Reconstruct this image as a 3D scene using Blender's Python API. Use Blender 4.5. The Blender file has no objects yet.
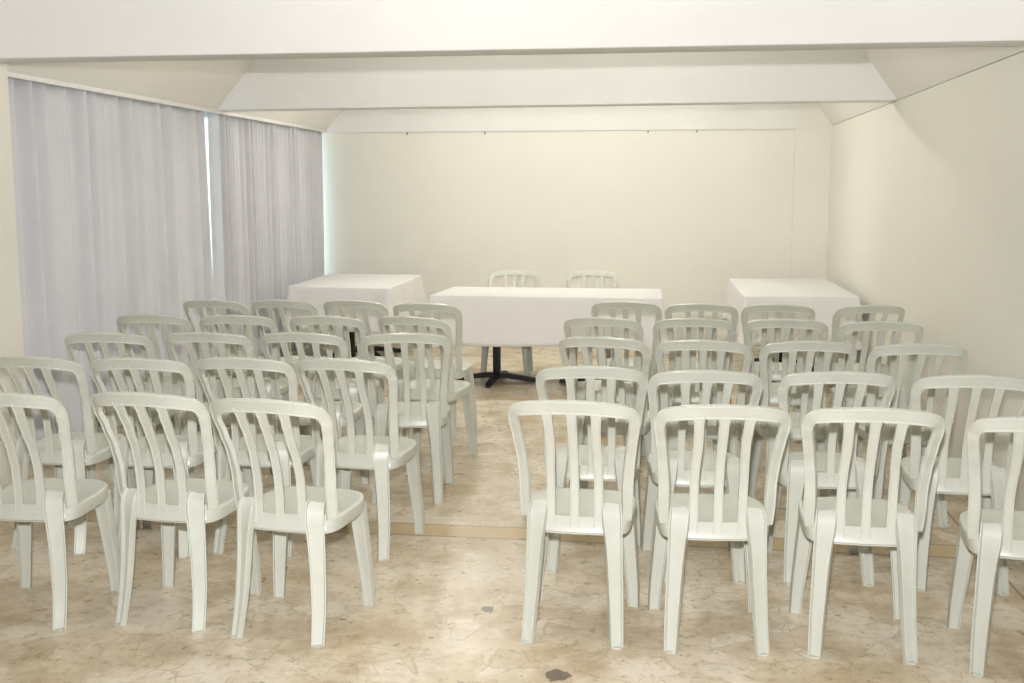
import bpy, bmesh, math, random
from math import sin, cos, pi, radians, exp
from mathutils import Vector, Matrix

C = bpy.context.scene.collection
S = bpy.context.scene
random.seed(7)

# ------------------------------------------------------------------ camera, sky, lights, exposure
cam_data = bpy.data.cameras.new('camera')
cam = bpy.data.objects.new('camera', cam_data); C.objects.link(cam)
cam_data.sensor_fit = 'HORIZONTAL'; cam_data.sensor_width = 36.0; cam_data.lens = 39.05
cam_data.clip_start = 0.02; cam_data.clip_end = 100
cam.location = (0, 0, 1.58)
cam.rotation_euler = (radians(90 - 7.676), 0, radians(7.674))
S.camera = cam

S.view_settings.view_transform = 'Standard'
S.view_settings.look = 'None'
S.view_settings.gamma = 1.0
S.view_settings.use_curve_mapping = False
S.view_settings.exposure = 0.0

SKY = 2.6            # daylight outside the curtains
FLASH = 700.0        # flash on top of the photographer's camera
LAMP = (64.0, 70.0, 108.0)   # emission of the bulbs of the front, middle and rear ceiling bays

world = bpy.data.worlds.new('sky'); S.world = world
world.use_nodes = True
bg = world.node_tree.nodes['Background']
bg.inputs['Color'].default_value = (0.72, 0.90, 1.0, 1)
bg.inputs['Strength'].default_value = SKY

fl = bpy.data.lights.new('camera_flash', 'SPOT')
fl.energy = FLASH; fl.shadow_soft_size = 0.03; fl.spot_size = radians(92); fl.spot_blend = 0.8
fl.color = (0.985, 0.98, 1.0)
flo = bpy.data.objects.new('camera_flash', fl); C.objects.link(flo)
flo.location = (-0.02, 0.0, 1.76); flo.rotation_euler = (radians(90 - 2.5), 0, cam.rotation_euler[2])   # tilted up a little, over the front chairs

# ------------------------------------------------------------------ materials
def new_mat(name):
    m = bpy.data.materials.new(name); m.use_nodes = True
    nt = m.node_tree
    return m, nt, nt.nodes['Principled BSDF']

def noise(nt, scale, detail=4, rough=0.55, vec=None):
    n = nt.nodes.new('ShaderNodeTexNoise')
    n.inputs['Scale'].default_value = scale; n.inputs['Detail'].default_value = detail
    n.inputs['Roughness'].default_value = rough
    if vec: nt.links.new(vec, n.inputs['Vector'])
    return n.outputs['Fac']

def ramp(nt, fac, stops):
    r = nt.nodes.new('ShaderNodeValToRGB')
    e = r.color_ramp.elements
    while len(e) < len(stops): e.new(0.5)
    for i, (p, c) in enumerate(stops):
        e[i].position = p; e[i].color = (*c, 1)
    nt.links.new(fac, r.inputs['Fac'])
    return r.outputs['Color']

def math_node(nt, op, a, b=None, c=None):
    n = nt.nodes.new('ShaderNodeMath'); n.operation = op
    for i, v in enumerate((a, b, c)):
        if v is None: continue
        if isinstance(v, (int, float)): n.inputs[i].default_value = v
        else: nt.links.new(v, n.inputs[i])
    return n.outputs[0]

def mix(nt, fac, a, b, mode='MIX'):
    n = nt.nodes.new('ShaderNodeMix'); n.data_type = 'RGBA'; n.blend_type = mode
    if isinstance(fac, (int, float)): n.inputs['Factor'].default_value = fac
    else: nt.links.new(fac, n.inputs['Factor'])
    for k, v in (('A', a), ('B', b)):
        s = [i for i in n.inputs if i.name == k and i.type == 'RGBA'][0]
        if isinstance(v, tuple): s.default_value = (*v, 1)
        else: nt.links.new(v, s)
    return [o for o in n.outputs if o.type == 'RGBA'][0]

def position(nt):
    return nt.nodes.new('ShaderNodeNewGeometry').outputs['Position']

def bump(nt, bsdf, h, strength, dist=0.01):
    b = nt.nodes.new('ShaderNodeBump'); b.inputs['Strength'].default_value = strength
    b.inputs['Distance'].default_value = dist
    nt.links.new(h, b.inputs['Height']); nt.links.new(b.outputs['Normal'], bsdf.inputs['Normal'])

def paint(name, c1, c2, rough=0.6, scale=0.9):
    m, nt, b = new_mat(name)
    p = position(nt)
    n1 = noise(nt, scale, 5, 0.6, p)
    col = ramp(nt, n1, [(0.35, c1), (0.68, c2)])
    nt.links.new(col, b.inputs['Base Color'])
    b.inputs['Roughness'].default_value = rough
    b.inputs['Specular IOR Level'].default_value = 0.3
    bump(nt, b, noise(nt, 60, 3, 0.5, p), 0.05)
    return m

M_WALL = paint('wall_paint', (0.815, 0.795, 0.725), (0.84, 0.82, 0.76))
M_CEIL = paint('ceiling_paint', (0.80, 0.78, 0.73), (0.83, 0.81, 0.765))
M_COVE = paint('beam_paint', (0.80, 0.79, 0.77), (0.83, 0.82, 0.80), 0.6, 2.0)

def floor_material():
    m, nt, b = new_mat('polished_stone')
    p = position(nt)
    # warp the coordinates so that the stones get irregular outlines
    w = nt.nodes.new('ShaderNodeTexNoise'); w.inputs['Scale'].default_value = 3.2; w.inputs['Detail'].default_value = 4
    nt.links.new(p, w.inputs['Vector'])
    ws = nt.nodes.new('ShaderNodeVectorMath'); ws.operation = 'SCALE'; ws.inputs['Scale'].default_value = 0.22
    nt.links.new(w.outputs['Color'], ws.inputs[0])
    va = nt.nodes.new('ShaderNodeVectorMath'); va.operation = 'ADD'
    nt.links.new(p, va.inputs[0]); nt.links.new(ws.outputs[0], va.inputs[1])
    vs = nt.nodes.new('ShaderNodeVectorMath'); vs.operation = 'MULTIPLY'; vs.inputs[1].default_value = (1, 0.85, 0)
    nt.links.new(va.outputs[0], vs.inputs[0])
    vor = nt.nodes.new('ShaderNodeTexVoronoi'); vor.feature = 'DISTANCE_TO_EDGE'; vor.inputs['Scale'].default_value = 7.5
    nt.links.new(vs.outputs[0], vor.inputs['Vector'])
    cell = nt.nodes.new('ShaderNodeTexVoronoi'); cell.feature = 'F1'; cell.inputs['Scale'].default_value = 7.5
    nt.links.new(vs.outputs[0], cell.inputs['Vector'])
    base = ramp(nt, noise(nt, 2.2, 8, 0.68, p), [(0.30, (0.50, 0.40, 0.27)), (0.44, (0.68, 0.585, 0.43)), (0.56, (0.86, 0.785, 0.66)), (0.75, (0.74, 0.65, 0.55))])
    sepc = nt.nodes.new('ShaderNodeSeparateColor'); nt.links.new(cell.outputs['Color'], sepc.inputs[0])
    tint = ramp(nt, sepc.outputs[0], [(0.0, (0.84, 0.78, 0.68)), (0.5, (0.97, 0.95, 0.92)), (1.0, (1.0, 0.98, 0.97))])
    col = mix(nt, 0.85, base, tint, 'MULTIPLY')
    fine = ramp(nt, noise(nt, 24, 7, 0.72, p), [(0.36, (0.62, 0.52, 0.38)), (0.50, (1, 1, 1))])
    col = mix(nt, 0.55, col, fine, 'MULTIPLY')
    # joints: thin, broken by noise
    edge = math_node(nt, 'LESS_THAN', vor.outputs['Distance'], 0.022)
    brk = math_node(nt, 'GREATER_THAN', noise(nt, 5.0, 3, 0.5, p), 0.50)
    joint = math_node(nt, 'MULTIPLY', math_node(nt, 'MULTIPLY', edge, brk), 0.40)
    col = mix(nt, joint, col, (0.42, 0.31, 0.17))
    # dark specks
    sp = math_node(nt, 'GREATER_THAN', noise(nt, 17, 2, 0.4, p), 0.735)
    col = mix(nt, math_node(nt, 'MULTIPLY', sp, 0.65), col, (0.20, 0.16, 0.11))
    # dividing strips laid across the room
    sx = nt.nodes.new('ShaderNodeSeparateXYZ'); nt.links.new(p, sx.inputs[0])
    y = sx.outputs[1]; x = sx.outputs[0]
    def band(v, c, h): return math_node(nt, 'LESS_THAN', math_node(nt, 'ABSOLUTE', math_node(nt, 'SUBTRACT', v, c)), h)
    strip = math_node(nt, 'MAXIMUM', band(y, 4.975, 0.088), band(y, 8.36, 0.05))
    scol = ramp(nt, noise(nt, 9, 5, 0.6, p), [(0.3, (0.60, 0.45, 0.25)), (0.7, (0.69, 0.54, 0.33))])
    col = mix(nt, strip, col, scol)
    lines = None
    for v, c in ((y, 4.887), (y, 5.063), (y, 8.31), (x, 1.43)):
        l = band(v, c, 0.006)
        lines = l if lines is None else math_node(nt, 'MAXIMUM', lines, l)
    col = mix(nt, math_node(nt, 'MULTIPLY', lines, 0.8), col, (0.22, 0.16, 0.10))
    # two dark chips in the stone
    for cx, cy, rx, ry in CHIPS:
        dx = math_node(nt, 'DIVIDE', math_node(nt, 'SUBTRACT', x, cx), rx)
        dy = math_node(nt, 'DIVIDE', math_node(nt, 'SUBTRACT', y, cy), ry)
        d = math_node(nt, 'ADD', math_node(nt, 'MULTIPLY', dx, dx), math_node(nt, 'MULTIPLY', dy, dy))
        d = math_node(nt, 'ADD', d, math_node(nt, 'MULTIPLY', math_node(nt, 'SUBTRACT', noise(nt, 22, 2, 0.5, p), 0.5), 3.0))
        col = mix(nt, math_node(nt, 'MULTIPLY', math_node(nt, 'LESS_THAN', d, 0.9), 0.8), col, (0.12, 0.10, 0.08))
    nt.links.new(col, b.inputs['Base Color'])
    rr = ramp(nt, noise(nt, 12, 4, 0.6, p), [(0.3, (0.25, 0.25, 0.25)), (0.7, (0.42, 0.42, 0.42))])
    nt.links.new(rr, b.inputs['Roughness'])
    b.inputs['Specular IOR Level'].default_value = 0.5
    bump(nt, b, noise(nt, 14, 3, 0.6, p), 0.08, 0.01)
    return m
CHIPS = [(-0.315, 3.47, 0.040, 0.050), (-0.635, 4.02, 0.028, 0.030)]
M_FLOOR = floor_material()

def plastic():
    m, nt, b = new_mat('moulded_plastic')
    tc = nt.nodes.new('ShaderNodeTexCoord')
    col = ramp(nt, noise(nt, 7, 4, 0.6, tc.outputs['Object']), [(0.3, (0.59, 0.602, 0.53)), (0.7, (0.635, 0.647, 0.575))])
    nt.links.new(col, b.inputs['Base Color'])
    b.inputs['Roughness'].default_value = 0.32
    b.inputs['Specular IOR Level'].default_value = 0.45
    bump(nt, b, noise(nt, 45, 2, 0.5, tc.outputs['Object']), 0.06, 0.004)
    return m
M_PLASTIC = plastic()

def cloth_mat(name, c1, c2, weave=240, rough=0.85, trans=0.0):
    m, nt, b = new_mat(name)
    p = position(nt)
    col = ramp(nt, noise(nt, 3, 4, 0.6, p), [(0.3, c1), (0.7, c2)])
    nt.links.new(col, b.inputs['Base Color'])
    b.inputs['Roughness'].default_value = rough
    b.inputs['Specular IOR Level'].default_value = 0.15
    b.inputs['Sheen Weight'].default_value = 0.1
    bump(nt, b, noise(nt, weave, 2, 0.5, p), 0.08, 0.002)
    if trans:
        t = nt.nodes.new('ShaderNodeBsdfTranslucent')
        nt.links.new(col, t.inputs['Color'])
        mx = nt.nodes.new('ShaderNodeMixShader'); mx.inputs[0].default_value = trans
        out = nt.nodes['Material Output']
        nt.links.new(b.outputs[0], mx.inputs[1]); nt.links.new(t.outputs[0], mx.inputs[2])
        nt.links.new(mx.outputs[0], out.inputs['Surface'])
    return m
M_CLOTH = cloth_mat('table_linen', (0.83, 0.815, 0.81), (0.86, 0.845, 0.84))
M_CURTAIN = cloth_mat('curtain_fabric', (0.715, 0.70, 0.72), (0.765, 0.75, 0.765), 300, 0.9, 0.16)

def simple(name, c, rough, metal=0.0, spec=0.5, scale=30):
    m, nt, b = new_mat(name)
    tc = nt.nodes.new('ShaderNodeTexCoord')
    k = tuple(v * 0.85 for v in c)
    nt.links.new(ramp(nt, noise(nt, scale, 3, 0.5, tc.outputs['Object']), [(0.35, k), (0.65, c)]), b.inputs['Base Color'])
    b.inputs['Roughness'].default_value = rough; b.inputs['Metallic'].default_value = metal
    b.inputs['Specular IOR Level'].default_value = spec
    return m
M_BLACK = simple('black_iron', (0.012, 0.011, 0.012), 0.5)
M_BOARD = simple('table_board', (0.30, 0.22, 0.15), 0.5)
M_RAIL = simple('white_rail', (0.80, 0.80, 0.78), 0.4)
M_FRAME = simple('window_frame', (0.70, 0.72, 0.72), 0.35, 0.0)
M_HOOK = simple('dark_hook', (0.08, 0.06, 0.05), 0.4, 0.6)

def glass():
    m, nt, b = new_mat('window_glass')
    t = nt.nodes.new('ShaderNodeBsdfTransparent'); t.inputs['Color'].default_value = (0.93, 0.97, 0.96, 1)
    g = nt.nodes.new('ShaderNodeBsdfGlossy'); g.inputs['Roughness'].default_value = 0.02
    mx = nt.nodes.new('ShaderNodeMixShader'); mx.inputs[0].default_value = 0.06
    nt.links.new(t.outputs[0], mx.inputs[1]); nt.links.new(g.outputs[0], mx.inputs[2])
    nt.links.new(mx.outputs[0], nt.nodes['Material Output'].inputs['Surface'])
    return m
M_GLASS = glass()

def bulb_mat(name, strength):
    m, nt, b = new_mat(name)
    b.inputs['Base Color'].default_value = (0.9, 0.9, 0.85, 1)
    b.inputs['Emission Color'].default_value = (1.0, 0.985, 0.895, 1)
    b.inputs['Emission Strength'].default_value = strength
    return m

# ------------------------------------------------------------------ helpers
def smooth_by_angle(bm, ang=38):
    bm.normal_update()
    for f in bm.faces: f.smooth = True
    for e in bm.edges:
        if len(e.link_faces) == 2 and e.calc_face_angle(0) > radians(ang): e.smooth = False

def obj(name, bm, mat, parent=None, smooth=None):
    if smooth is not None: smooth_by_angle(bm, smooth)
    me = bpy.data.meshes.new(name); bm.to_mesh(me); bm.free()
    me.materials.append(mat)
    o = bpy.data.objects.new(name, me); C.objects.link(o)
    if parent: o.parent = parent
    return o

def thing(name, label, cat, loc=(0, 0, 0), rotz=0, group=None):
    o = bpy.data.objects.new(name, None); C.objects.link(o)
    o.empty_display_size = 0.1
    o.location = loc; o.rotation_euler = (0, 0, rotz)
    o['label'] = label; o['category'] = cat
    if group: o['group'] = group
    return o

def tag(o, label, cat, group=None):
    o['label'] = label; o['category'] = cat
    if group: o['group'] = group
    return o

def struct(name, bm, mat, label=None):
    o = obj(name, bm, mat, None, 30); o['kind'] = 'structure'
    if label: o['label'] = label
    return o

def box(bm, x0, x1, y0, y1, z0, z1, bevel=0.0):
    r = bmesh.ops.create_cube(bm, size=1.0)
    vs = r['verts']
    bmesh.ops.scale(bm, vec=(x1 - x0, y1 - y0, z1 - z0), verts=vs)
    bmesh.ops.translate(bm, vec=((x0 + x1) / 2, (y0 + y1) / 2, (z0 + z1) / 2), verts=vs)
    if bevel:
        es = list({e for v in vs for e in v.link_edges})
        bmesh.ops.bevel(bm, geom=es, offset=bevel, segments=2, affect='EDGES', profile=0.5)

def quad_prism(bm, pts, z0, z1):
    a = [bm.verts.new((x, y, z0)) for x, y in pts]; b = [bm.verts.new((x, y, z1)) for x, y in pts]
    n = len(pts)
    bm.faces.new(a[::-1]); bm.faces.new(b)
    for i in range(n): bm.faces.new((a[i], a[(i + 1) % n], b[(i + 1) % n], b[i]))
    bmesh.ops.recalc_face_normals(bm, faces=bm.faces[:])

def lathe(bm, prof, loc=(0, 0, 0), seg=32):
    rings = []
    for r, z in prof:
        rings.append([bm.verts.new((loc[0] + r * cos(2 * pi * i / seg), loc[1] + r * sin(2 * pi * i / seg), loc[2] + z)) for i in range(seg)])
    for a, b in zip(rings, rings[1:]):
        for i in range(seg): bm.faces.new((a[i], a[(i + 1) % seg], b[(i + 1) % seg], b[i]))
    bm.faces.new(rings[0][::-1]); bm.faces.new(rings[-1])
    bmesh.ops.recalc_face_normals(bm, faces=bm.faces[:])

def lerp_table(tab, t):
    if t <= tab[0][0]: return tab[0][1]
    for (a, va), (b, vb) in zip(tab, tab[1:]):
        if t <= b:
            u = (t - a) / (b - a); u = u * u * (3 - 2 * u) * 0.5 + u * 0.5
            return va + (vb - va) * u
    return tab[-1][1]

def catmull(pts, n):
    out = []
    P = [pts[0]] + list(pts) + [pts[-1]]
    for i in range(1, len(P) - 2):
        p0, p1, p2, p3 = (Vector(P[i + k]) for k in (-1, 0, 1, 2))
        for j in range(n):
            t = j / n
            out.append(0.5 * ((2 * p1) + (p2 - p0) * t + (2 * p0 - 5 * p1 + 4 * p2 - p3) * t * t + (3 * p1 - p0 - 3 * p2 + p3) * t ** 3))
    out.append(Vector(P[-2]))
    return out

def sweep(bm, pts, norms, widths, thicks, lip=0.0045, deep=0.004):
    """a moulded strip: flat on the front, a shallow channel between two lips on the side the normals point to"""
    rings = []
    n = len(pts)
    for i in range(n):
        T = (pts[min(i + 1, n - 1)] - pts[max(i - 1, 0)]).normalized()
        N = norms[i] - T * norms[i].dot(T); N.normalize()
        Sd = T.cross(N)
        w = widths[i] / 2; t = thicks[i] / 2; r = min(0.005, t * 0.6)
        l = min(lip, w * 0.4); d = min(deep, t * 1.5)
        sec = [(-w + r, -t), (w - r, -t), (w - r * .3, -t + r * .3), (w, -t + r), (w, t - .0012), (w - .0012, t), (w - l, t), (w - l - .002, t - d),
               (-w + l + .002, t - d), (-w + l, t), (-w + .0012, t), (-w, t - .0012), (-w, -t + r), (-w + r * .3, -t + r * .3)]
        rings.append([bm.verts.new(pts[i] + Sd * s + N * k) for s, k in sec])
    m = len(rings[0])
    for a, b in zip(rings, rings[1:]):
        for i in range(m): bm.faces.new((a[i], a[(i + 1) % m], b[(i + 1) % m], b[i]))
    bm.faces.new(rings[0]); bm.faces.new(rings[-1][::-1])
    bmesh.ops.recalc_face_normals(bm, faces=bm.faces[:])

# ------------------------------------------------------------------ room shell
XL, XR, YB, YF = -3.55, 1.645, 11.6, -7.0
ZS, ZC = 2.23, 2.75
bm = bmesh.new(); box(bm, XL - 0.45, XR + 0.2, YF - 0.2, YB + 0.4, -0.2, 0.0); struct('floor', bm, M_FLOOR)
bm = bmesh.new(); box(bm, XL - 0.45, XR + 0.2, YF - 0.2, YB + 0.4, ZC, ZC + 0.2); struct('ceiling', bm, M_CEIL)
bm = bmesh.new(); box(bm, XR, XR + 0.2, YF - 0.2, YB + 0.4, 0.0, ZS - 0.006); struct('wall_right', bm, M_WALL)
# back wall turns by about one degree, like the beams
def yb(x): return 11.655 - (x - XL) * 0.0195
bm = bmesh.new(); quad_prism(bm, [(XL - 0.45, yb(XL - 0.45)), (XR + 0.2, yb(XR + 0.2)), (XR + 0.2, 12.0), (XL - 0.45, 12.0)], 0, ZC); struct('wall_back', bm, M_WALL)
bm = bmesh.new(); box(bm, XL - 0.45, XR + 0.2, YF - 0.2, YF, 0, ZC); struct('wall_front', bm, M_WALL)
bm = bmesh.new(); box(bm, XL - 0.45, XL + 0.03, YF, 5.72, 0, ZC); struct('wall_left', bm, M_WALL)
# lintel above the curtains and the window wall behind them
bm = bmesh.new(); box(bm, XL - 0.45, XL - 0.10, 5.80, 12.0, 2.24, ZC); struct('trim_4', bm, M_CEIL, 'wall above the window')
# panel along the top of the back wall
bm = bmesh.new(); quad_prism(bm, [(XL - 0.1, yb(XL - 0.1) - 0.03), (1.30, yb(1.30) - 0.03), (1.30, yb(1.30) + 0.02), (XL - 0.1, yb(XL - 0.1) + 0.02)], 2.203, ZC); struct('trim_1', bm, M_COVE, 'white fascia along the top of the back wall')
# corner pier on the right
bm = bmesh.new(); quad_prism(bm, [(1.30, yb(1.3) - 0.045), (XR + 0.05, yb(XR) - 0.05), (XR + 0.05, 11.7), (1.30, 11.7)], 0, ZC); struct('wall_pier', bm, M_WALL, 'corner pier of the back wall')
# sloping haunches between wall and ceiling
def haunch(name, x0, x1):
    bm = bmesh.new()
    a = [bm.verts.new((x, YF, z)) for x, z in ((x0, ZS), (x1, ZC + 0.05), (x0 + (0.25 if x0 > 0 else -0.25), ZC + 0.05), (x0 + (0.25 if x0 > 0 else -0.25), ZS))]
    b = [bm.verts.new((v.co.x, 11.75, v.co.z)) for v in a]
    bm.faces.new(a); bm.faces.new(b[::-1])
    for i in range(4): bm.faces.new((a[i], b[i], b[(i + 1) % 4], a[(i + 1) % 4]))
    bmesh.ops.recalc_face_normals(bm, faces=bm.faces[:])
    struct(name, bm, M_CEIL, 'sloping side of the ceiling')
haunch('trim_2', XR + 0.003, XR - 0.40)
haunch('trim_3', XL - 0.005, XL + 0.50)
def beam(name, yl, yr, th, label):
    bm = bmesh.new()
    x0, x1 = XL - 0.2, XR - 0.002
    quad_prism(bm, [(x0, yl), (x1, yr), (x1, yr + th), (x0, yl + th)], ZS - 0.002, ZC + 0.02)
    es = [e for e in bm.edges if all(abs(v.co.z - (ZS - 0.002)) < 1e-4 for v in e.verts)]
    bmesh.ops.bevel(bm, geom=es, offset=0.012, segments=2, affect='EDGES', profile=0.5)
    struct(name, bm, M_COVE, label)
beam('ceiling_beam', 5.215, 5.195, 0.21, 'nearer white ceiling beam across the top of the room')
beam('ceiling_beam.001', 8.68, 8.39, 0.20, 'farther white ceiling beam')
beam('ceiling_beam.002', 2.0, 2.0, 0.21, 'white ceiling beam overhead')

# window behind the curtains
win = obj('window_1', (lambda b: (box(b, XL - 0.28, XL - 0.20, 5.75, 12.0, 0.0, 0.10, 0.004), b)[1])(bmesh.new()), M_FRAME, None, 30)
win['kind'] = 'structure'; win['label'] = 'bright window behind the curtains'
bm = bmesh.new()
for y in (5.80, 7.25, 8.70, 10.15, 11.60): box(bm, XL - 0.27, XL - 0.21, y - 0.025, y + 0.025, 0.08, 2.26, 0.004)
box(bm, XL - 0.27, XL - 0.21, 5.78, 11.66, 2.19, 2.26, 0.004)
obj('window_frame', bm, M_FRAME, win, 30)
bm = bmesh.new(); box(bm, XL - 0.243, XL - 0.237, 5.80, 11.62, 0.09, 2.21); obj('window_pane', bm, M_GLASS, win, 30)

# curtain rail
bm = bmesh.new(); box(bm, XL - 0.002, XL + 0.012, 5.73, 11.60, ZS - 0.030, ZS - 0.001, 0.003)
tag(obj('curtain_rail', bm, M_COVE, None, 30), 'slim white curtain rail along the top of the curtains', 'curtain rail')

def curtain(y0, y1, seed, folds, label, flare=0.0):
    rnd = random.Random(seed)
    bm = bmesh.new()
    ny, nz = int((y1 - y0) * 130), 22
    ph = [rnd.uniform(0, 6.28) for _ in range(6)]
    cols = []
    for i in range(ny + 1):
        u = i / ny
        col = []
        for k in range(nz + 1):
            v = k / nz
            z = ZS - 0.006 - v * (ZS - 0.006 - 0.015)
            # pleats, uneven in pitch, opening a little towards the hem
            s = u * folds * 2 * pi + 1.7 * sin(u * 9 + ph[0]) + 1.0 * sin(u * 23 + ph[1]) + 0.35 * v * sin(u * 15 + ph[2])
            amp = 0.036 + 0.006 * v + 0.018 * sin(u * 31 + ph[3])
            wv = sin(s); wv = (abs(wv) ** 0.75) * (1 if wv > 0 else -1)
            x = XL - 0.062 + amp * wv + 0.003 * sin(s * 2.7 + ph[4] + v * 2) + 0.010 * sin(u * 11 + ph[5]) * v
            y = y0 + (y1 - y0) * u + 0.010 * cos(s) + flare * v * (u ** 6)
            col.append(bm.verts.new((x, y, z)))
        cols.append(col)
    for a, b in zip(cols, cols[1:]):
        for k in range(nz): bm.faces.new((a[k], b[k], b[k + 1], a[k + 1]))
    o = obj('curtain', bm, M_CURTAIN, None, 180)
    sm = o.modifiers.new('thickness', 'SOLIDIFY'); sm.thickness = 0.002
    tag(o, label, 'curtain', 'pale lilac curtains')
    return o
curtain(5.66, 8.535, 3, 17, 'pale grey lilac pleated curtain, the wider one beside the left wall', 0.13)
curtain(8.685, 11.555, 5, 30, 'pale grey lilac pleated curtain nearest the back wall, behind the cloth-covered corner table')

# hooks under the fascia of the back wall
HL = ['leftmost of four', 'second from the left of four', 'third from the left of four', 'rightmost of four']
for i, x in enumerate((-2.68, -1.85, -0.162, 0.33)):
    bm = bmesh.new()
    y = yb(x) - 0.001
    r = bmesh.ops.create_cone(bm, cap_ends=True, segments=10, radius1=0.007, radius2=0.005, depth=0.02, matrix=Matrix.Translation((0, -0.01, 0)) @ Matrix.Rotation(pi / 2, 4, 'X'))
    pts = [Vector((0, -0.018, 0)), Vector((0, -0.026, -0.008)), Vector((0, -0.022, -0.020)), Vector((0, -0.012, -0.016))]
    for a, b in zip(pts, pts[1:]):
        d = b - a
        bmesh.ops.create_cone(bm, cap_ends=True, segments=8, radius1=0.003, radius2=0.003, depth=d.length + 0.002,
                              matrix=Matrix.Translation((a + b) / 2) @ d.to_track_quat('Z', 'Y').to_matrix().to_4x4())
    o = obj('wall_hook', bm, M_HOOK, None, 40); o.location = (x, y, 2.192)
    tag(o, 'tiny dark hook under the fascia of the back wall, ' + HL[i], 'hook', 'hooks on the back wall')

# lamps up in the ceiling bays, out of sight above the beams
for (x, y, e, lab) in ((-0.95, 3.7, LAMP[0], 'round ceiling lamp in the bay in front of the nearer beam'),
                       (-1.80, 6.95, LAMP[1], 'round ceiling lamp between the two beams, the one towards the curtains'),
                       (-0.15, 6.95, LAMP[1], 'round ceiling lamp between the two beams, the one towards the right wall'),
                       (-1.80, 9.80, LAMP[2], 'round ceiling lamp above the draped main table, towards the curtains'),
                       (-0.15, 9.80, LAMP[2], 'round ceiling lamp above the draped main table, towards the right wall')):
    t = thing('ceiling_lamp', lab, 'lamp', (x, y, ZC), 0, 'ceiling lamps')
    bm = bmesh.new(); lathe(bm, [(0.07, 0.0), (0.07, -0.015), (0.035, -0.022), (0.03, -0.06)]); obj('lamp_base', bm, M_RAIL, t, 40)
    bm = bmesh.new(); lathe(bm, [(0.028, -0.058), (0.05, -0.075), (0.085, -0.12), (0.095, -0.165), (0.075, -0.215), (0.03, -0.245)], seg=24)
    obj('bulb', bm, bulb_mat('bulb_glow', e), t, 60)

# ------------------------------------------------------------------ tables and cloths
def table(x, y, w, d, ztop, rot, label, footrot=0.0, group='black pedestal tables'):
    t = thing('pedestal_table', label, 'table', (x, y, 0), rot, group)
    bm = bmesh.new(); box(bm, -w / 2, w / 2, -d / 2, d / 2, ztop - 0.028, ztop, 0.004); obj('tabletop', bm, M_BOARD, t, 30)
    bm = bmesh.new(); box(bm, -0.03, 0.03, -0.03, 0.03, 0.06, ztop - 0.028, 0.003)
    box(bm, -0.16, 0.16, -0.16, 0.16, ztop - 0.036, ztop - 0.028); obj('column', bm, M_BLACK, t, 30)
    for k in range(4):
        a = footrot + k * pi / 2
        bm = bmesh.new()
        L = 0.36
        prof = [(0.0, 0.075, 0.03), (0.10, 0.070, 0.028), (L - 0.03, 0.036, 0.02), (L, 0.024, 0.018)]
        rings = []
        for s, zt, hw in prof:
            zb = zt - (0.042 if s < L - 0.05 else 0.020)
            if s >= L - 0.04: zb = 0.0
            rings.append([bm.verts.new((s, -hw, zb)), bm.verts.new((s, hw, zb)), bm.verts.new((s, hw, zt)), bm.verts.new((s, -hw, zt))])
        for p, q in zip(rings, rings[1:]):
            for i in range(4): bm.faces.new((p[i], p[(i + 1) % 4], q[(i + 1) % 4], q[i]))
        bm.faces.new(rings[0]); bm.faces.new(rings[-1][::-1])
        bmesh.ops.recalc_face_normals(bm, faces=bm.faces[:])
        bmesh.ops.rotate(bm, cent=(0, 0, 0), matrix=Matrix.Rotation(a, 3, 'Z'), verts=bm.verts[:])
        obj('foot', bm, M_BLACK, t, 30)
    return t

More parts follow.
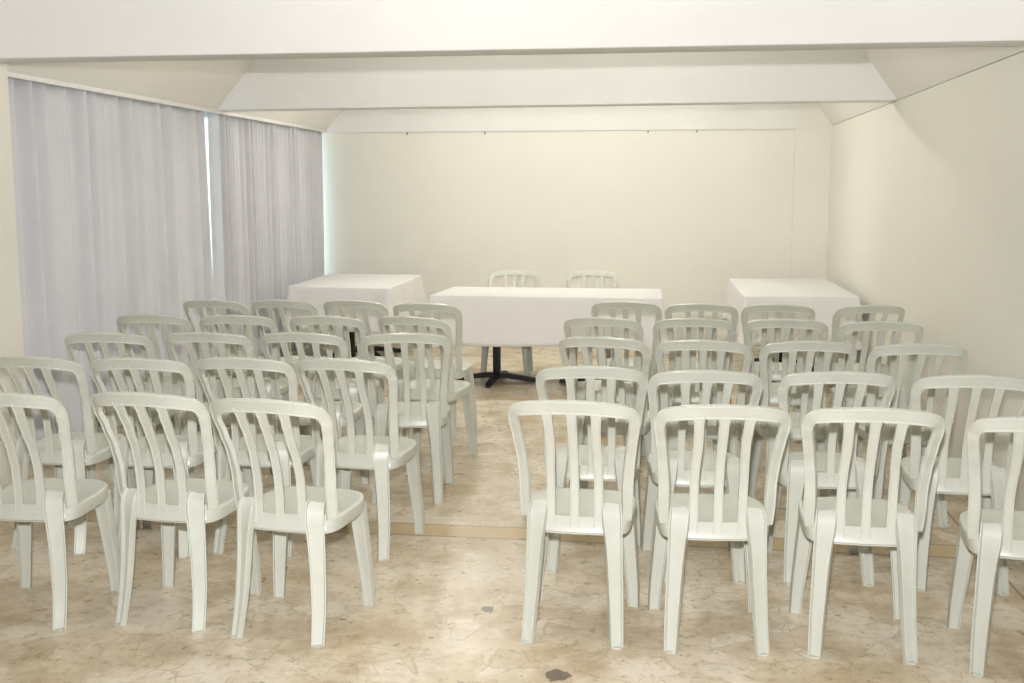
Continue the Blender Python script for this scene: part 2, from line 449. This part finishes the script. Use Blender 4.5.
def tablecloth(corners, z, drop, seed, label, corner_extra=0.05, wave=0.006, short_back=False):
    """corners of the table top, counter-clockwise; the cloth lies on it and hangs down all four sides"""
    rnd = random.Random(seed)
    P = [Vector((x, y)) for x, y in corners]
    per = []                                       # (point, outward normal, nearness to corner)
    for i in range(4):
        a, b = P[i], P[(i + 1) % 4]
        d = b - a; L = d.length; d.normalize(); nrm = Vector((d.y, -d.x))
        n = max(12, int(L / 0.02))
        for k in range(n):
            s = (k + 0.5) / n * L
            per.append((a + d * s, nrm, s, L, i))
    cen = sum(P, Vector((0, 0))) / 4
    ph = [[rnd.uniform(0, 6.28) for _ in range(4)] for _ in range(4)]
    bm = bmesh.new()
    def ring(off, zz, hang):
        vs = []
        for p, nrm, s, L, i in per:
            c0, c1 = exp(-(s / 0.055) ** 2), exp(-((L - s) / 0.055) ** 2)
            near = max(c0, c1)
            # smooth the corner normal towards the diagonal
            a, b = P[i], P[(i + 1) % 4]
            dia = ((a if c0 > c1 else b) - cen).normalized()
            nn = (nrm * (1 - 0.6 * near) + dia * 0.6 * near).normalized()
            o = off + hang * (0.018 + wave * sin(s * 9 + ph[i][0]) + 0.6 * wave * sin(s * 21 + ph[i][1])) + hang * 0.05 * near
            # the pleat behind each corner swings in
            c2 = max(exp(-((s - 0.12) / 0.05) ** 2), exp(-((L - s - 0.12) / 0.05) ** 2))
            o -= hang * 0.018 * c2
            zz2 = zz if not (short_back and i == 2) else z - (z - zz) * (0.68 + 0.32 * exp(-(min(s, L - s) / 0.12) ** 2))
            zk = zz2 - hang * (corner_extra * max(exp(-(s / 0.10) ** 2), exp(-((L - s) / 0.10) ** 2)) + 0.006 * sin(s * 6 + ph[i][2]))
            q = p + nn * o
            vs.append(bm.verts.new((q.x, q.y, zk)))
        return vs
    rings = [ring(-0.003, z + 0.003, 0), ring(0.001, z + 0.0015, 0), ring(0.005, z - 0.005, 0)]
    K = 12
    for k in range(1, K + 1):
        t = k / K
        rings.append(ring(0.005 + 0.006 * t, z - 0.005 - (drop - 0.005) * t, t ** 0.8))
    bm.faces.new(rings[0])
    n = len(per)
    for a, b in zip(rings, rings[1:]):
        for i in range(n): bm.faces.new((a[i], a[(i + 1) % n], b[(i + 1) % n], b[i]))
    bmesh.ops.recalc_face_normals(bm, faces=bm.faces[:])
    o = obj('tablecloth', bm, M_CLOTH, None, 60)
    sm = o.modifiers.new('thickness', 'SOLIDIFY'); sm.thickness = 0.0015; sm.offset = 1
    tag(o, label, 'tablecloth', 'white tablecloths')
    return o

ZT = 0.752
table(-1.36, 9.14, 0.86, 0.72, ZT, 0.0, 'black pedestal table under the central cloth, the one with its crossed foot beside the aisle', radians(-4))
table(-0.47, 9.14, 0.86, 0.72, ZT, 0.0, 'black pedestal table under the central cloth, behind the right block of chairs', radians(3))
tablecloth([(-1.84, 8.74), (0.008, 8.70), (-0.005, 9.58), (-1.80, 9.56)], ZT, 0.395, 1, 'long white tablecloth over the head table in the middle of the room', short_back=True)
table(-2.80, 9.78, 0.78, 0.70, ZT, radians(3), 'nearer black pedestal table under the cloth beside the curtains', radians(30))
table(-2.85, 10.52, 0.78, 0.70, ZT, radians(3), 'farther black pedestal table under the cloth beside the curtains', radians(30))
tablecloth([(-3.255, 9.40), (-2.33, 9.31), (-2.40, 10.93), (-3.335, 10.95)], ZT, 0.385, 2, 'white tablecloth draped over the corner table beside the curtains')
table(1.06, 9.45, 0.72, 0.70, ZT, radians(1), 'nearer black pedestal table under the cloth beside the right wall', radians(45))
table(1.10, 10.25, 0.74, 0.70, ZT, radians(1), 'farther black pedestal table under the cloth beside the right wall', radians(45))
tablecloth([(0.668, 8.995), (1.552, 9.06), (1.555, 10.95), (0.645, 10.80)], ZT, 0.36, 3, 'white tablecloth draped over the corner table beside the right wall')

# ------------------------------------------------------------------ chair
PROF = [(0.36, 0.100), (0.44, 0.108), (0.50, 0.108), (0.58, 0.100), (0.66, 0.078), (0.74, 0.040), (0.80, 0.006), (0.85, -0.020), (0.90, -0.044)]
def back_pt(x, z):
    return Vector((x, lerp_table(PROF, z) - 0.050 * (1 - abs(x / 0.21) ** 3), z))
def back_n(x, z):
    e = 0.01
    dz = (lerp_table(PROF, z + e) - lerp_table(PROF, z - e)) / (2 * e)
    dx = 0.150 * x * abs(x) / 0.21 ** 3
    return Vector((dx, -1, dz)).normalized()

def on_back(bm, xz, wtab, th, n=5, lip=0.0045, deep=0.004, ytab=None, ttab=None):
    P = catmull([(x, z, 0) for x, z in xz], n)
    m = len(P)
    sweep(bm, [back_pt(p.x, p.y) + Vector((0, lerp_table(ytab, i / (m - 1)) if ytab else 0, 0)) for i, p in enumerate(P)], [back_n(p.x, p.y) for p in P],
          [lerp_table(wtab, i / (m - 1)) for i in range(m)], [lerp_table(ttab, i / (m - 1)) if ttab else th for i in range(m)], lip, deep)

def seat_bm():
    bm = bmesh.new()
    N = 72
    def outline(k, inset):
        # rounded trapezium, wider at the front, bowed at the back
        a = 2 * pi * k / N - pi / 2
        ca, sa = cos(a), sin(a)
        e = 2 / 3.2 if sa > 0 else 2 / 5.5
        u = (abs(ca) ** e) * (1 if ca >= 0 else -1); v = (abs(sa) ** e) * (1 if sa >= 0 else -1)
        y = 0.256 + v * (0.187 - inset)
        hw = 0.199 + 0.008 * v
        return u * (hw - inset), y
    def zt(x, y):
        r = max(0, 1 - (x / 0.2) ** 2 - ((y - 0.26) / 0.2) ** 2)
        return 0.440 + 0.010 * (y - 0.26) / 0.19 - 0.012 * r
    rings = []
    for inset, dz in ((0.150, 0), (0.110, 0), (0.070, 0), (0.035, 0), (0.014, 0.001), (0.006, 0.0), (0.0015, -0.004), (0.0, -0.010), (0.001, -0.030), (0.003, -0.050), (0.007, -0.050), (0.007, -0.012), (0.05, -0.010), (0.13, -0.008)):
        r = []
        for k in range(N):
            x, y = outline(k, inset)
            r.append(bm.verts.new((x, y, zt(x, y) + dz)))
        rings.append(r)
    bm.faces.new(rings[0])
    for a, b in zip(rings, rings[1:]):
        for i in range(N): bm.faces.new((a[i], a[(i + 1) % N], b[(i + 1) % N], b[i]))
    bm.faces.new(rings[-1][::-1])
    bmesh.ops.recalc_face_normals(bm, faces=bm.faces[:])
    return bm

def chair_proto(label, group):
    t = thing('plastic_chair', label, 'chair', (0, 0, 0), 0, group)
    obj('seat', seat_bm(), M_PLASTIC, t, 50)
    bm = bmesh.new()
    half = [(0.178, 0.430), (0.1795, 0.450), (0.181, 0.50), (0.182, 0.57), (0.188, 0.65), (0.198, 0.73), (0.2060, 0.785), (0.2065, 0.808), (0.201, 0.830), (0.185, 0.845), (0.14, 0.8555), (0.07, 0.8625)]
    path = half + [(0, 0.865)] + [(-x, z) for x, z in half[::-1]]
    on_back(bm, path, [(0, 0.036), (0.10, 0.040), (0.2, 0.038), (0.34, 0.042), (0.42, 0.050), (0.5, 0.054), (0.58, 0.050), (0.66, 0.042), (0.8, 0.038), (0.9, 0.040), (1, 0.036)], 0.019, 5, 0.0045, 0.003,
            [(0, 0.014), (0.045, 0.010), (0.10, 0.0), (0.9, 0.0), (0.955, 0.010), (1, 0.014)], [(0, 0.010), (0.08, 0.019), (0.92, 0.019), (1, 0.010)])
    obj('back_frame', bm, M_PLASTIC, t, 38)
    for x0, x1, xm in ((-0.083, -0.084, -0.083), (0, 0, 0), (0.083, 0.084, 0.083)):
        bm = bmesh.new()
        on_back(bm, [(x0, 0.410), (x0, 0.50), (xm, 0.62), (xm * 0.95, 0.74), (x1, 0.852)], [(0, 0.038), (0.15, 0.032), (0.5, 0.031), (0.9, 0.034), (1, 0.042)], 0.015, 5, 0.004, 0.003)
        obj('slat', bm, M_PLASTIC, t, 38)
    bm = bmesh.new()                                   # rail below the slats, behind the seat
    on_back(bm, [(-0.165, 0.424), (-0.08, 0.422), (0, 0.421), (0.08, 0.422), (0.165, 0.424)], [(0, 0.060), (1, 0.060)], 0.012, 5, 0.004, 0.0008)
    obj('rear_rail', bm, M_PLASTIC, t, 38)
    for s in (-1, 1):
        bm = bmesh.new()
        P = catmull([(s * 0.130, 0.082, 0.497), (s * 0.1305, 0.060, 0.476), (s * 0.133, 0.052, 0.430), (s * 0.1375, 0.050, 0.36), (s * 0.143, 0.045, 0.25), (s * 0.150, 0.030, 0.12), (s * 0.156, 0.0, 0.0)], 5)
        m = len(P)
        N = [Vector((s * lerp_table([(0, 0.12), (0.3, 0.35), (0.6, 0.55), (1, 0.60)], i / (m - 1)), -1, 0.10)).normalized() for i in range(m)]
        W = [lerp_table([(0, 0.062), (0.16, 0.068), (0.3, 0.068), (0.45, 0.063), (0.7, 0.055), (1, 0.046)], i / (m - 1)) for i in range(m)]
        T = [lerp_table([(0, 0.012), (0.15, 0.020), (0.35, 0.028), (0.6, 0.028), (1, 0.024)], i / (m - 1)) for i in range(m)]
        sweep(bm, P, N, W, T, 0.005, 0.014)
        box(bm, s * 0.156 - 0.016, s * 0.156 + 0.016, -0.012, 0.010, 0.0, 0.004)
        obj('leg', bm, M_PLASTIC, t, 38)
    for s in (-1, 1):
        bm = bmesh.new()
        P = catmull([(s * 0.157, 0.376, 0.415), (s * 0.163, 0.381, 0.36), (s * 0.175, 0.391, 0.22), (s * 0.186, 0.400, 0.09), (s * 0.190, 0.401, 0.0)], 5)
        m = len(P)
        N = [Vector((-s * 0.25, -1, 0.0)).normalized()] * m
        W = [lerp_table([(0, 0.060), (0.3, 0.055), (1, 0.040)], i / (m - 1)) for i in range(m)]
        T = [lerp_table([(0, 0.042), (0.3, 0.038), (1, 0.028)], i / (m - 1)) for i in range(m)]
        sweep(bm, P, N, W, T, 0.004, 0.012)
        obj('leg', bm, M_PLASTIC, t, 38)
    return t

def dup(root, loc, rotz, label, group):
    r = root.copy(); C.objects.link(r)
    r.location = loc; r.rotation_euler = (0, 0, rotz); r['label'] = label; r['group'] = group
    for ch in list(root.children):
        c = ch.copy(); C.objects.link(c); c.parent = r
    return r

ORD = ['front', 'second', 'third', 'fourth', 'back']
RIGHT = [  # from the rear of the audience (nearest the camera) to the front, each row from the aisle to the wall
    [(-0.290, 3.727, -2.4), (0.211, 3.719, 4.1), (0.701, 3.731, -1.7), (1.212, 3.640, -7.9)],
    [(-0.276, 4.470, 0.5), (0.180, 4.430, 5.0), (0.696, 4.470, 3.6), (1.205, 4.450, -1.6)],
    [(-0.273, 5.378, -9.5), (0.205, 5.333, -2.8), (0.698, 5.372, 4.1), (1.192, 5.339, 4.8)],
    [(-0.321, 6.223, -7.2), (0.185, 6.254, 0.0), (0.693, 6.281, -2.7), (1.190, 6.233, 0.1)],
    [(-0.220, 7.148, -4.4), (0.255, 7.078, -2.9), (0.730, 7.101, -5.0), (1.287, 7.126, 11.5)]]
LEFT = [
    [(-1.329, 3.616, -7.2), (-1.795, 3.674, -5.1), (-2.307, 3.607, 2.3)],
    [(-1.326, 4.534, -6.1), (-1.761, 4.509, -3.2), (-2.197, 4.434, 1.4), (-2.668, 4.425, -3.9)],
    [(-1.267, 5.400, 7.1), (-1.781, 5.354, -1.6), (-2.252, 5.291, 1.4), (-2.749, 5.218, 4.0)],
    [(-1.386, 6.134, -13.4), (-1.883, 6.095, -2.7), (-2.401, 6.060, 2.6), (-2.895, 6.032, -0.1)],
    [(-1.470, 6.880, -5.9), (-1.972, 7.005, -8.6), (-2.436, 6.956, -4.7), (-2.890, 6.914, -4.9)]]
ROWN = ['row nearest the viewer', 'second row from the viewer', 'middle row', 'fourth row from the viewer', 'row nearest the tables']
POS = {4: ['at the aisle', 'second from the aisle', 'third from the aisle', 'farthest from the aisle'],
       3: ['at the aisle', 'second from the aisle', 'farthest from the aisle']}
proto = None
for side, block in (('right', RIGHT), ('left', LEFT)):
    for r, row in enumerate(block):
        for i, (x, y, a) in enumerate(row):
            end = POS[len(row)][i]
            if side == 'right' and i == 3: end = 'beside the wall'
            label = f'white slatted plastic chair {end}, {side} block, {ROWN[r]}'
            grp = f'white plastic chairs of the {side} block'
            if proto is None:
                proto = chair_proto(label, grp); proto.location = (x, y, 0); proto.rotation_euler = (0, 0, radians(a))
            else:
                dup(proto, (x, y, 0), radians(a), label, grp)
for x, y, a, lab in ((-1.295, 9.71, 177, 'white slatted plastic chair behind the head table, the left one facing the room'),
                     (-0.602, 9.74, 180 - 2, 'white slatted plastic chair behind the head table, the right one facing the room')):
    dup(proto, (x, y, 0), radians(a), lab, 'white plastic chairs behind the head table')
